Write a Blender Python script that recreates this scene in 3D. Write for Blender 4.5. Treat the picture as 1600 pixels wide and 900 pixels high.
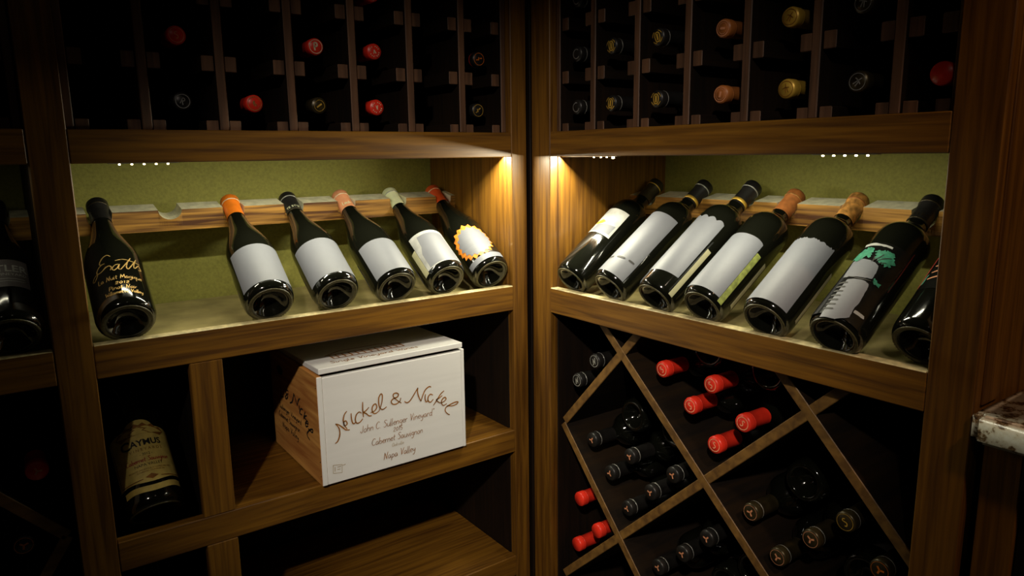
import bpy, bmesh, math, random
from mathutils import Vector, Matrix
from mathutils.geometry import tessellate_polygon
for o in list(bpy.data.objects): bpy.data.objects.remove(o)
scene = bpy.context.scene
C = scene.collection
Z0 = 1.22            # height of the display-bay top rail above the floor; z values below are relative to it
rnd = random.Random(4)

# ------------------------------------------------------------------ camera
cam_d = bpy.data.cameras.new('camera'); cam = bpy.data.objects.new('camera', cam_d); C.objects.link(cam)
cam_d.sensor_width = 36; cam_d.lens = 1119.71/1600*36; cam_d.clip_start = .02
yaw, pit, rol = 0.6231, -0.1841, -0.0130
fw = Vector((math.sin(yaw)*math.cos(pit), math.cos(yaw)*math.cos(pit), math.sin(pit)))
rt0 = Vector((math.cos(yaw), -math.sin(yaw), 0)); up0 = rt0.cross(fw)
rt = rt0*math.cos(rol) + up0*math.sin(rol); up = up0*math.cos(rol) - rt0*math.sin(rol)
M = Matrix((rt, up, -fw)).transposed().to_4x4(); M.translation = (-.8154, -1.0727, -.0388+Z0)
cam.matrix_world = M
scene.camera = cam
# ------------------------------------------------------------------ world, exposure
w = bpy.data.worlds.new('world'); scene.world = w; w.use_nodes = True
w.node_tree.nodes['Background'].inputs[0].default_value = (.9, .6, .45, 1)
w.node_tree.nodes['Background'].inputs[1].default_value = .002
vs = scene.view_settings
vs.view_transform = 'Standard'; vs.look = 'None'; vs.gamma = 1; vs.exposure = 0; vs.use_curve_mapping = False
# ------------------------------------------------------------------ lights (the added, unseen lamp fixtures are built below)
LED_COL = (.98, .94, .70); LAMP_COL = (1, .88, .74)
LED_W = 0.105         # watts per metre-long strip piece factor
LAMP_W = 165.0
def spot(name, loc, target, watts, size, blend, radius, col):
    d = bpy.data.lights.new(name, 'SPOT'); d.energy = watts; d.spot_size = size; d.spot_blend = blend
    d.shadow_soft_size = radius; d.color = col
    o = bpy.data.objects.new(name, d); C.objects.link(o); o.location = loc
    o.rotation_euler = (Vector(target)-Vector(loc)).to_track_quat('-Z', 'Y').to_euler(); return o
def area(name, loc, sx, sy, watts, col, rot=(0, 0, 0), spread=math.pi):
    d = bpy.data.lights.new(name, 'AREA'); d.shape = 'RECTANGLE'; d.size = sx; d.size_y = sy
    d.energy = watts; d.color = col; d.spread = spread
    o = bpy.data.objects.new(name, d); C.objects.link(o); o.location = loc; o.rotation_euler = rot; return o
LAMP2 = (-.42, -1.75, 1.13+Z0)
spot('added_counter_spot', LAMP2, (.12, -.80, -.25+Z0), 26.0, math.radians(24), .6, .05, (1, .62, .36))  # added, unseen source that brightens the counter and end panel
LAMP = (-1.62, -1.78, 1.13+Z0)
spot('added_corner_spot', LAMP, (-.06, -.05, -.46+Z0), LAMP_W, math.radians(28), 1.0, .04, LAMP_COL)  # added, unseen source; soft cone imitates a vignette around the corner

# ------------------------------------------------------------------ materials
MATS = {}
def nodes(name):
    m = bpy.data.materials.new(name); m.use_nodes = True; nt = m.node_tree
    MATS[name] = m; return m, nt, nt.nodes['Principled BSDF']
def setin(b, **k):
    for n, v in k.items(): b.inputs[n.replace('_', ' ')].default_value = v
def plain(name, col, rough=.5, metal=0, var=.12, scale=60, coat=0, bump=0, spec=.5):
    """procedural paint/foil/paper: base colour broken up with fine noise"""
    m, nt, b = nodes(name); N = nt.nodes; L = nt.links
    tc = N.new('ShaderNodeTexCoord'); nz = N.new('ShaderNodeTexNoise'); nz.inputs['Scale'].default_value = scale; nz.inputs['Detail'].default_value = 4
    L.new(tc.outputs['Object'], nz.inputs['Vector'])
    r = N.new('ShaderNodeValToRGB'); L.new(nz.outputs['Fac'], r.inputs[0])
    r.color_ramp.elements[0].position = .3; r.color_ramp.elements[1].position = .7
    r.color_ramp.elements[0].color = [c*(1-var) for c in col]+[1]; r.color_ramp.elements[1].color = [min(1, c*(1+var)) for c in col]+[1]
    L.new(r.outputs[0], b.inputs['Base Color'])
    setin(b, Roughness=rough, Metallic=metal, Coat_Weight=coat, Specular_IOR_Level=spec)
    if bump:
        bp = N.new('ShaderNodeBump'); bp.inputs['Strength'].default_value = bump; bp.inputs['Distance'].default_value = .001
        L.new(nz.outputs['Fac'], bp.inputs['Height']); L.new(bp.outputs[0], b.inputs['Normal'])
    return m
def wood(name, axis, dark, light, rough=.42, fine=95, bump=.25, spec=.5, knots=False):
    m, nt, b = nodes(name); N = nt.nodes; L = nt.links
    tc = N.new('ShaderNodeTexCoord'); mp = N.new('ShaderNodeMapping')
    sc = [fine]*3; sc['xyz'.index(axis)] = 6.0; mp.inputs['Scale'].default_value = sc
    L.new(tc.outputs['Object'], mp.inputs[0])
    n1 = N.new('ShaderNodeTexNoise'); n1.inputs['Scale'].default_value = 1; n1.inputs['Detail'].default_value = 5; n1.inputs['Distortion'].default_value = .4
    L.new(mp.outputs[0], n1.inputs['Vector'])
    mp2 = N.new('ShaderNodeMapping'); sc2 = [14]*3; sc2['xyz'.index(axis)] = 3; mp2.inputs['Scale'].default_value = sc2
    L.new(tc.outputs['Object'], mp2.inputs[0])
    n2 = N.new('ShaderNodeTexNoise'); n2.inputs['Scale'].default_value = 1; n2.inputs['Detail'].default_value = 3
    L.new(mp2.outputs[0], n2.inputs['Vector'])
    mx = N.new('ShaderNodeMath'); mx.operation = 'MULTIPLY_ADD'; mx.inputs[1].default_value = .74
    sb = N.new('ShaderNodeMath'); sb.operation = 'MULTIPLY'; sb.inputs[1].default_value = .26
    L.new(n2.outputs['Fac'], sb.inputs[0]); L.new(n1.outputs['Fac'], mx.inputs[0]); L.new(sb.outputs[0], mx.inputs[2])
    r = N.new('ShaderNodeValToRGB'); L.new(mx.outputs[0], r.inputs[0])
    r.color_ramp.elements[0].position = .37; r.color_ramp.elements[1].position = .63
    r.color_ramp.elements[0].color = list(dark)+[1]; r.color_ramp.elements[1].color = list(light)+[1]
    L.new(r.outputs[0], b.inputs['Base Color'])
    rr = N.new('ShaderNodeMapRange'); rr.inputs[3].default_value = rough+.12; rr.inputs[4].default_value = rough-.08
    L.new(n1.outputs['Fac'], rr.inputs[0]); L.new(rr.outputs[0], b.inputs['Roughness'])
    setin(b, Specular_IOR_Level=spec)
    bp = N.new('ShaderNodeBump'); bp.inputs['Strength'].default_value = bump; bp.inputs['Distance'].default_value = .0008
    L.new(n1.outputs['Fac'], bp.inputs['Height']); L.new(bp.outputs[0], b.inputs['Normal'])
    return m
WD, WL = (.092, .036, .0042), (.238, .106, .0115)
for a in 'xyz':
    wood('walnut_'+a, a, WD, WL, fine=150)
    wood('inner_'+a, a, (.005, .0025, .001), (.014, .007, .003), rough=.6, spec=.25)      # rack lumber, interior shade put into its near-black colour
    wood('oak_'+a, a, (.075, .022, .003), (.58, .29, .055), rough=.5, fine=170, bump=.6)    # neck rails
    wood('pine_'+a, a, (.38, .13, .025), (.72, .36, .09), rough=.6, fine=70)
    wood('pale_'+a, a, (.80, .79, .77), (.85, .84, .82), rough=.55, fine=60, bump=.1)
    wood('rackwood_'+a, a, (.06, .028, .014), (.16, .078, .040), rough=.55)
plain('olive_paint', (.26, .245, .045), .75, var=.15, scale=220, bump=.5)
plain('wall_paint', (.10, .10, .035), .8, var=.1, scale=120, bump=.3)
plain('floor_tile', (.12, .10, .08), .5, var=.2, scale=8)
plain('ceiling_paint', (.3, .27, .22), .9, var=.05)
plain('black_panel', (.004, .003, .0025), .8, var=.3, spec=.2)
plain('label_white', (.145, .150, .172), .55, var=.015, scale=90)
plain('label_grey', (.36, .36, .34), .5, var=.25, scale=50)
plain('label_dark', (.006, .006, .005), .2, var=.3)
plain('label_cream', (.80, .60, .15), .5, var=.15, scale=90)
plain('label_mauve', (.09, .075, .075), .5, var=.2)
plain('flame_orange', (.75, .22, .02), .5, var=.5, scale=160)
plain('tree_green', (.04, .22, .13), .45, var=.35, scale=200)
plain('ink_brown', (.30, .115, .012), .6, var=.35, scale=140)
plain('ink_tan', (.34, .22, .08), .6, var=.2)
plain('ink_dark', (.016, .013, .010), .6)
plain('ink_red', (.42, .03, .02), .6)
plain('gold_print', (.75, .48, .16), .35, .6, var=.3, scale=300)
plain('silver_print', (.6, .6, .58), .3, .6, var=.2)
plain('cap_red', (.95, .036, .016), .38, var=.2, coat=.3)
plain('cap_redprint', (1, .40, .22), .4)
plain('cap_orange', (.80, .19, .012), .4, var=.15)
plain('cap_scarlet', (.78, .10, .02), .4, var=.1)
plain('cap_peach', (.72, .30, .15), .45, var=.1)
plain('cap_olive', (.78, .80, .52), .45, var=.08)
plain('cap_black', (.012, .011, .010), .4, var=.3)
plain('cap_tan', (.42, .14, .035), .5, var=.25, scale=120)
plain('cap_cork', (.48, .22, .05), .55, var=.6, scale=110)
plain('cap_bronze', (.055, .042, .018), .35, .5, var=.3)
plain('cap_gold', (.68, .42, .06), .4, .3, var=.25)
plain('cap_silver', (.42, .42, .38), .35, .4, var=.2)
plain('cap_amber', (.40, .13, .03), .42, var=.25)
plain('lit_lip_top', (.52, .43, .22), .5, var=.35, scale=120)  # top face of the shelf lip: LED light put into a paler colour
plain('shelf_worn', (.30, .245, .10), .45, var=.3, scale=25)
plain('label_strip', (.36, .34, .20), .5, var=.1)
plain('label_green', (.22, .25, .06), .5, var=.5, scale=120)
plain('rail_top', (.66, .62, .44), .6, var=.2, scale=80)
plain('cap_line', (.80, .66, .45), .4)
plain('stippled_glass', (.075, .065, .028), .38, var=.3, scale=200)  # stippled bottle heel; light caught on the rim put into its paler tone
plain('led_board', (.5, .5, .45), .5)
plain('lamp_metal', (.5, .5, .5), .35, .9)
m, nt, b = nodes('glass'); setin(b, Base_Color=(.0045, .0048, .0030, 1), Roughness=.07, Specular_IOR_Level=.6, Coat_Weight=.4, Coat_Roughness=.03)
nz = nt.nodes.new('ShaderNodeTexNoise'); nz.inputs['Scale'].default_value = 35; nz.inputs['Detail'].default_value = 6
mr = nt.nodes.new('ShaderNodeMapRange'); mr.inputs[3].default_value = .03; mr.inputs[4].default_value = .16
nt.links.new(nz.outputs['Fac'], mr.inputs[0]); nt.links.new(mr.outputs[0], b.inputs['Roughness'])
m, nt, b = nodes('led_glow'); setin(b, Base_Color=(.9, .8, .5, 1), Emission_Color=(1, .80, .42, 1), Emission_Strength=14)
m, nt, b = nodes('lamp_glow'); setin(b, Base_Color=(.9, .9, .8, 1), Emission_Color=(1, .85, .65, 1), Emission_Strength=6)
# granite
m, nt, b = nodes('granite'); N = nt.nodes; L = nt.links
tc = N.new('ShaderNodeTexCoord'); v1 = N.new('ShaderNodeTexNoise'); v1.inputs['Scale'].default_value = 42; v1.inputs['Detail'].default_value = 7; v1.inputs['Roughness'].default_value = .7
r1 = N.new('ShaderNodeValToRGB'); e = r1.color_ramp.elements; e[0].position = .40; e[0].color = (.05, .03, .02, 1); e[1].position = .50; e[1].color = (.68, .62, .50, 1)
x = e.new(.46); x.color = (.22, .14, .07, 1); x = e.new(.62); x.color = (.80, .78, .70, 1)
L.new(tc.outputs['Object'], v1.inputs['Vector']); L.new(v1.outputs['Fac'], r1.inputs[0]); L.new(r1.outputs[0], b.inputs['Base Color']); setin(b, Roughness=.15)

# ------------------------------------------------------------------ helpers
def mesh_obj(name, verts, faces, mat, parent=None, smooth=False, recalc=True):
    me = bpy.data.meshes.new(name)
    off = parent_origin(parent)
    me.from_pydata([tuple(Vector(v)-off) for v in verts], [], faces)
    if recalc:
        bm = bmesh.new(); bm.from_mesh(me); bmesh.ops.recalc_face_normals(bm, faces=bm.faces); bm.to_mesh(me); bm.free()
    if smooth: me.polygons.foreach_set('use_smooth', [True]*len(me.polygons))
    return link(name, me, mat, parent)
def link(name, me, mat, parent=None):
    if mat and not me.materials: me.materials.append(MATS[mat])
    o = bpy.data.objects.new(name, me); C.objects.link(o)
    if parent: o.parent = parent
    return o
def parent_origin(p):
    """translation-only things (racks, box, counter): parts are given in room coordinates"""
    v = Vector((0, 0, 0))
    while p is not None:
        v += p.location; p = p.parent
    return v
def thing(name, label, cat, loc=(0, 0, 0), group=None, matrix=None):
    o = bpy.data.objects.new(name, None); o.empty_display_size = .03; C.objects.link(o)
    if matrix is not None: o.matrix_world = matrix
    else: o.location = loc
    o['label'] = label; o['category'] = cat
    if group: o['group'] = group
    return o
def bm_box(p0, p1, bevel=.0012):
    bm = bmesh.new()
    lo = [min(a, b) for a, b in zip(p0, p1)]; hi = [max(a, b) for a, b in zip(p0, p1)]
    vs_ = [bm.verts.new((x, y, z)) for x in (lo[0], hi[0]) for y in (lo[1], hi[1]) for z in (lo[2], hi[2])]
    for f in ((0, 1, 3, 2), (4, 6, 7, 5), (0, 4, 5, 1), (2, 3, 7, 6), (0, 2, 6, 4), (1, 5, 7, 3)): bm.faces.new([vs_[i] for i in f])
    if bevel: bmesh.ops.bevel(bm, geom=bm.edges[:], offset=bevel, segments=1, affect='EDGES')
    bmesh.ops.recalc_face_normals(bm, faces=bm.faces)
    return bm
def from_bm(name, bm, mat, parent=None, smooth=False):
    off = parent_origin(parent); bmesh.ops.translate(bm, verts=bm.verts, vec=-off)
    me = bpy.data.meshes.new(name); bm.to_mesh(me); bm.free()
    if smooth: me.polygons.foreach_set('use_smooth', [True]*len(me.polygons))
    return link(name, me, mat, parent)
def W(side, s, d, z):
    """rack coordinates -> room: s along the wall away from the inner corner, d into the wall, z height"""
    return Vector((-s, d, z+Z0)) if side == 'L' else Vector((d, -s, z+Z0))
AX = {'L': {'s': 'x', 'd': 'y', 'z': 'z'}, 'R': {'s': 'y', 'd': 'x', 'z': 'z'}}
def shaded_flanks(o, side, front, rest):
    """wood-coloured front faces; flanks near-black, inside shade put into their colour"""
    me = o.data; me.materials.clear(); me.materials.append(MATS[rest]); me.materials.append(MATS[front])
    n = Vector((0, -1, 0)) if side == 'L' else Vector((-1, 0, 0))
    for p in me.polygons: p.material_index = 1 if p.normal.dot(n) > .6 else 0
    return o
def bar(side, name, parent, s0, s1, d0, d1, z0, z1, mat, grain, bevel=.0012):
    return from_bm(name, bm_box(W(side, s0, d0, z0), W(side, s1, d1, z1), bevel), mat+'_'+AX[side][grain], parent)
def struct(name, p0, p1, mat):
    o = from_bm(name, bm_box(p0, p1, 0), mat); o['kind'] = 'structure'; return o
def smooth_line(pts, n=5):
    out = []
    P = [Vector(p) for p in pts]
    for i in range(len(P)-1):
        p0 = P[max(i-1, 0)]; p1 = P[i]; p2 = P[i+1]; p3 = P[min(i+2, len(P)-1)]
        for k in range(n):
            t = k/n
            out.append(.5*((2*p1)+(p2-p0)*t+(2*p0-5*p1+4*p2-p3)*t*t+(3*p1-p0-3*p2+p3)*t**3))
    out.append(P[-1]); return out
def ribbons(strokes, width, f, n=4, taper=True):
    """flat ink strokes: 2-D polylines -> quads mapped onto a surface by f(u, v)"""
    V, F = [], []
    for st in strokes:
        L_ = smooth_line(st, n) if len(st) > 2 else [Vector(st[0]).lerp(Vector(st[1]), i/6) for i in range(7)]
        base = len(V)
        for i, p in enumerate(L_):
            a = L_[max(i-1, 0)]; b_ = L_[min(i+1, len(L_)-1)]; t = (b_-a)
            if t.length < 1e-9: t = Vector((1, 0))
            t.normalize(); nn = Vector((-t.y, t.x))
            k = i/max(1, len(L_)-1); ww = width*(.5+.5*math.sin(math.pi*min(1, max(0, .12+.76*k)))) if taper else width
            V += [f(*(p+nn*ww/2)), f(*(p-nn*ww/2))]
            if i: j = base+2*i; F.append((j-2, j-1, j+1, j))
    return V, F
GL = {'a': (.55, [[(.4, .42), (.2, .5), (.05, .3), (.1, .05), (.3, .08), (.42, .4), (.42, .1), (.52, .02)]]),
 'b': (.5, [[(.05, 1), (.05, .05)], [(.05, .3), (.25, .5), (.42, .3), (.3, .03), (.05, .08)]]),
 'c': (.46, [[(.4, .42), (.22, .5), (.05, .28), (.15, .03), (.42, .1)]]),
 'd': (.56, [[(.42, .4), (.2, .5), (.05, .25), (.18, .02), (.4, .15)], [(.45, 1), (.42, .05), (.52, 0)]]),
 'e': (.46, [[(.05, .27), (.4, .3), (.3, .5), (.1, .42), (.05, .2), (.2, .02), (.42, .1)]]),
 'g': (.5, [[(.4, .42), (.2, .5), (.05, .28), (.18, .08), (.38, .2)], [(.42, .5), (.4, -.2), (.2, -.38), (.05, -.28)]]),
 'h': (.5, [[(.08, 1), (.05, 0)], [(.05, .3), (.25, .5), (.38, .38), (.4, 0)]]),
 'i': (.22, [[(.06, .5), (.06, .03), (.15, 0)], [(.06, .68), (.09, .74)]]),
 'k': (.46, [[(.06, 1), (.05, 0)], [(.38, .5), (.06, .25), (.4, 0)]]),
 'l': (.22, [[(.06, 1), (.06, .05), (.16, 0)]]),
 'n': (.5, [[(.05, .5), (.05, 0)], [(.05, .3), (.25, .5), (.38, .38), (.4, 0)]]),
 'o': (.5, [[(.24, .5), (.06, .32), (.1, .05), (.3, .02), (.42, .26), (.34, .46), (.24, .5)]]),
 'p': (.5, [[(.08, .5), (.05, -.4)], [(.06, .35), (.25, .5), (.42, .3), (.3, .03), (.06, .1)]]),
 'r': (.36, [[(.05, .5), (.05, 0)], [(.05, .3), (.2, .48), (.32, .45)]]),
 's': (.4, [[(.34, .44), (.16, .5), (.08, .36), (.3, .2), (.28, .03), (.05, .06)]]),
 't': (.4, [[(.16, .85), (.15, .1), (.3, .02)], [(.02, .55), (.34, .58)]]),
 'u': (.5, [[(.05, .5), (.06, .1), (.2, .02), (.38, .2)], [(.4, .5), (.4, .05), (.48, 0)]]),
 'v': (.46, [[(.05, .5), (.2, 0), (.4, .5)]]),
 'y': (.5, [[(.05, .5), (.08, .2), (.25, .12), (.4, .4)], [(.42, .5), (.36, -.2), (.18, -.38), (.05, -.3)]]),
 'J': (.5, [[(.38, .95), (.36, .2), (.2, 0), (.04, .15), (.12, .25)]]),
 'C': (.62, [[(.55, .85), (.35, 1), (.1, .75), (.06, .3), (.25, .02), (.56, .15)]]),
 'S': (.55, [[(.5, .88), (.28, 1), (.1, .8), (.3, .55), (.46, .3), (.25, 0), (.03, .12)]]),
 'V': (.6, [[(.04, .95), (.14, .9), (.28, .02), (.4, .5), (.58, 1)]]),
 'N': (.68, [[(.04, -.05), (.12, .2), (.14, .95)], [(.14, .95), (.34, .4), (.5, 0)], [(.5, 0), (.52, .6), (.64, 1)]]),
 'O': (.6, [[(.3, 1), (.06, .6), (.14, .1), (.4, .03), (.55, .5), (.44, .92), (.3, 1)]]),
 'W': (.8, [[(.04, 1), (.2, 0), (.38, .7), (.54, 0), (.76, 1)]]),
 '0': (.5, [[(.24, .9), (.06, .5), (.22, .02), (.42, .45), (.24, .9)]]), '1': (.3, [[(.08, .7), (.16, .9), (.16, 0)]]),
 '2': (.5, [[(.06, .7), (.24, .92), (.4, .65), (.06, .04), (.44, .04)]]), '5': (.5, [[(.42, .9), (.12, .9), (.1, .5), (.36, .5), (.38, .12), (.06, .04)]]),
 '"': (.3, [[(.08, 1), (.08, .8)], [(.2, 1), (.2, .8)]]), '.': (.2, [[(.08, .02), (.1, .06)]]), ' ': (.34, [])}
def hand(text, x0, y0, x1, height=None):
    """single-stroke handwriting fitted between x0 and x1 on baseline y0"""
    wid = sum(GL[c][0] for c in text); k = (x1-x0)/wid; ky = height or abs(k)
    out, x = [], 0
    for c in text:
        g, st = GL[c]
        for s in st: out.append([(x0+(x+p[0]+.12*p[1])*k, y0+p[1]*ky) for p in s])
        x += g
    return out
def font_tris(body, size, bold=0):
    cu = bpy.data.curves.new('tmp', 'FONT'); cu.body = body; cu.size = size; cu.align_x = 'CENTER'; cu.resolution_u = 2; cu.offset = bold
    o = bpy.data.objects.new('tmp', cu); C.objects.link(o)
    dg = bpy.context.evaluated_depsgraph_get(); me = bpy.data.meshes.new_from_object(o.evaluated_get(dg))
    V = [tuple(v.co[:2]) for v in me.vertices]; F = [tuple(p.vertices) for p in me.polygons]
    bpy.data.objects.remove(o); bpy.data.curves.remove(cu); bpy.data.meshes.remove(me)
    return V, F
def poly2d(pts, f, cuts=3):
    """flat polygon in label coordinates, refined then wrapped on a surface"""
    bm = bmesh.new(); vs_ = [bm.verts.new((p[0], p[1], 0)) for p in pts]
    for t in tessellate_polygon([[Vector((p[0], p[1], 0)) for p in pts]]):
        try: bm.faces.new([vs_[i] for i in t])
        except ValueError: pass
    bmesh.ops.subdivide_edges(bm, edges=bm.edges[:], cuts=cuts, use_grid_fill=True)
    bmesh.ops.triangulate(bm, faces=bm.faces[:])
    bm.verts.index_update()
    V = [f(v.co.x, v.co.y) for v in bm.verts]; F = [tuple(v.index for v in fc.verts) for fc in bm.faces]; bm.free()
    return V, F
def local_obj(name, VF, mat, parent, smooth=True):
    me = bpy.data.meshes.new(name); me.from_pydata([tuple(v) for v in VF[0]], [], VF[1])
    if smooth: me.polygons.foreach_set('use_smooth', [True]*len(me.polygons))
    return link(name, me, mat, parent)
# hand-lettering strokes (metres, on the surface they are printed on)
BOX=[[(-0.4093,-0.4975),(-0.4052,-0.4955),(-0.4018,-0.4896),(-0.4001,-0.4808),(-0.4017,-0.4719),(-0.4067,-0.4646)],[(-0.4067,-0.4646),(-0.4014,-0.4673),(-0.3947,-0.4735),(-0.3898,-0.4787),(-0.3828,-0.4804)],[(-0.3873,-0.4778),(-0.3918,-0.47),(-0.3931,-0.4611),(-0.3907,-0.4525),(-0.3861,-0.4474)],[(-0.3916,-0.4722),(-0.3928,-0.4657),(-0.3889,-0.4636),(-0.3868,-0.4693),(-0.3916,-0.4722)],[(-0.379,-0.4527),(-0.3789,-0.4613),(-0.3775,-0.4694),(-0.3745,-0.4716),(-0.3718,-0.4692)],[(-0.3611,-0.4568),(-0.3647,-0.4538),(-0.3699,-0.4572),(-0.3723,-0.4654),(-0.3701,-0.472),(-0.3644,-0.4715),(-0.3591,-0.4666)],[(-0.3578,-0.4378),(-0.3585,-0.4506),(-0.3577,-0.4644)],[(-0.3473,-0.4494),(-0.353,-0.4543),(-0.3569,-0.4559),(-0.3523,-0.4597),(-0.3481,-0.4641),(-0.343,-0.4653)],[(-0.3446,-0.4593),(-0.3381,-0.4583),(-0.3333,-0.4531),(-0.3349,-0.4465),(-0.3395,-0.448),(-0.3418,-0.4543),(-0.3402,-0.461),(-0.3351,-0.4627),(-0.3291,-0.4597)],[(-0.3291,-0.4597),(-0.3239,-0.4474),(-0.322,-0.4352),(-0.3244,-0.431),(-0.3286,-0.437),(-0.3292,-0.4478),(-0.327,-0.4558),(-0.3219,-0.4588),(-0.3151,-0.4556)],[(-0.2879,-0.4457),(-0.2905,-0.4515),(-0.2974,-0.4548),(-0.3041,-0.4533),(-0.3061,-0.4481),(-0.302,-0.4443),(-0.2945,-0.4427),(-0.2923,-0.4384),(-0.2965,-0.4353),(-0.3016,-0.4364),(-0.3012,-0.4419),(-0.2948,-0.449),(-0.2873,-0.4554)],[(-0.2815,-0.4535),(-0.2772,-0.4567),(-0.272,-0.4556),(-0.2655,-0.4489),(-0.2592,-0.4406),(-0.2545,-0.4345)],[(-0.2545,-0.4345),(-0.2555,-0.443),(-0.2528,-0.4532),(-0.2496,-0.4604)],[(-0.2496,-0.4604),(-0.2453,-0.45),(-0.24,-0.4413),(-0.2327,-0.437),(-0.2285,-0.4388)],[(-0.2403,-0.4494),(-0.2413,-0.4573),(-0.2391,-0.4637),(-0.2351,-0.4613)],[(-0.2255,-0.4542),(-0.2304,-0.4515),(-0.2349,-0.4555),(-0.2355,-0.4619),(-0.231,-0.4661),(-0.2247,-0.4616)],[(-0.2026,-0.4508),(-0.2101,-0.4558),(-0.2195,-0.467),(-0.2252,-0.4733)],[(-0.2065,-0.4589),(-0.2139,-0.4626),(-0.2187,-0.4642),(-0.2153,-0.4689),(-0.2103,-0.4723)],[(-0.2103,-0.4723),(-0.2033,-0.4705),(-0.1991,-0.4671),(-0.2012,-0.4633),(-0.2064,-0.4655),(-0.2088,-0.4716),(-0.2053,-0.4777),(-0.1979,-0.476)],[(-0.1981,-0.48),(-0.187,-0.4825),(-0.1776,-0.4812),(-0.1745,-0.4778),(-0.1812,-0.477),(-0.1925,-0.4796),(-0.2,-0.4829),(-0.2013,-0.4893),(-0.1967,-0.4954),(-0.1924,-0.4981)]]
STAMP=[[(-0.4146,-0.534),(-0.4154,-0.5478),(-0.4002,-0.5505),(-0.3994,-0.5367),(-0.4146,-0.534)],[(-0.4118,-0.5379),(-0.4122,-0.5456)],[(-0.4079,-0.539),(-0.4017,-0.5391)],[(-0.4081,-0.543),(-0.4029,-0.5435)],[(-0.3986,-0.5385),(-0.3933,-0.5377)]]
SIDE=[[(0.1285,-0.4612),(0.1171,-0.4567),(0.108,-0.4456),(0.1043,-0.4373)],[(0.1043,-0.4373),(0.0978,-0.4452),(0.0897,-0.4551)],[(0.0897,-0.4551),(0.0828,-0.4435),(0.0733,-0.4385)],[(0.0792,-0.4521),(0.0821,-0.4601)],[(0.0635,-0.4547),(0.0735,-0.4564),(0.0798,-0.4655),(0.0688,-0.4658)],[(0.0527,-0.4551),(0.062,-0.471)],[(0.0454,-0.4601),(0.0593,-0.4666),(0.047,-0.4688)],[(0.0546,-0.4759),(0.0415,-0.4731),(0.0439,-0.4691),(0.0546,-0.4759),(0.0524,-0.4812),(0.0421,-0.4768)],[(0.0431,-0.4818),(0.0247,-0.4831),(0.0206,-0.4771),(0.0322,-0.4803),(0.0478,-0.4905),(0.0489,-0.4968),(0.0383,-0.5005)],[(0.1313,-0.4409),(0.142,-0.4413),(0.1469,-0.4476),(0.1369,-0.4511),(0.1456,-0.4585),(0.1524,-0.4566),(0.1336,-0.4452)],[(0.1746,-0.4411),(0.1731,-0.4508),(0.1794,-0.4627),(0.1601,-0.4587)]]
ERATH=[[(-0.0067,0.0991),(-0.0095,0.1028),(-0.0145,0.1007),(-0.0216,0.0902),(-0.0237,0.0824),(-0.0204,0.0788),(-0.0139,0.0814)],[(-0.0139,0.0814),(-0.0205,0.0781),(-0.0275,0.0725),(-0.0354,0.0707),(-0.0371,0.0686),(-0.0328,0.0663),(-0.0245,0.0701),(-0.0185,0.0749)],[(-0.0185,0.0749),(-0.0131,0.0791),(-0.0096,0.0793),(-0.0079,0.0757),(-0.0099,0.0701)],[(0.0015,0.0801),(-0.003,0.079),(-0.0073,0.0728),(-0.0057,0.0685),(-0.0007,0.0729),(0.0026,0.08),(0.0001,0.0709),(0.0026,0.0687)],[(0.0026,0.0687),(0.009,0.0783),(0.0156,0.0893),(0.0194,0.0966)],[(0.014,0.0869),(0.0107,0.0748),(0.0123,0.0702),(0.0191,0.0811),(0.028,0.0975)],[(0.028,0.0975),(0.0219,0.0824),(0.0218,0.0747),(0.0298,0.0852),(0.0309,0.0802),(0.0324,0.0756),(0.0272,0.0739)],[(-0.0016,0.0882),(0.0088,0.0909),(0.0207,0.0895),(0.0325,0.0891)],[(-0.034,0.0501),(-0.0277,0.0527),(-0.0241,0.057),(-0.0224,0.052),(-0.0187,0.0512),(-0.0144,0.0558),(-0.0128,0.0514),(-0.0089,0.055),(-0.0073,0.0507),(-0.0034,0.055),(-0.0005,0.0525),(0.0046,0.0575),(0.0072,0.0531),(0.0116,0.0525),(0.0155,0.0479),(0.0227,0.0526),(0.0298,0.0518)],[(-0.0097,0.0426),(-0.0063,0.0431),(-0.0089,0.0405)],[(-0.0042,0.0425),(-0.0019,0.0437),(-0.0036,0.0398),(-0.0042,0.0425)],[(0.0002,0.0433),(0.0002,0.039)],[(0.0027,0.0412),(0.006,0.0429),(0.0028,0.0394),(0.0093,0.0412)],[(-0.0189,0.0353),(-0.0149,0.0381),(-0.0136,0.0321),(-0.0108,0.0353),(-0.0081,0.0313),(-0.0044,0.0343),(-0.0019,0.03),(0.0021,0.0351),(0.0044,0.0292),(0.0085,0.0339),(0.0125,0.0308),(0.0176,0.0333)],[(-0.0258,0.0253),(-0.0211,0.0297),(-0.0175,0.0291),(-0.015,0.0233),(-0.011,0.0272),(-0.0074,0.0222),(-0.0025,0.0259),(0.0011,0.0217),(0.007,0.0249),(0.0109,0.0216),(0.0173,0.0249),(0.0232,0.0225)]]
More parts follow.
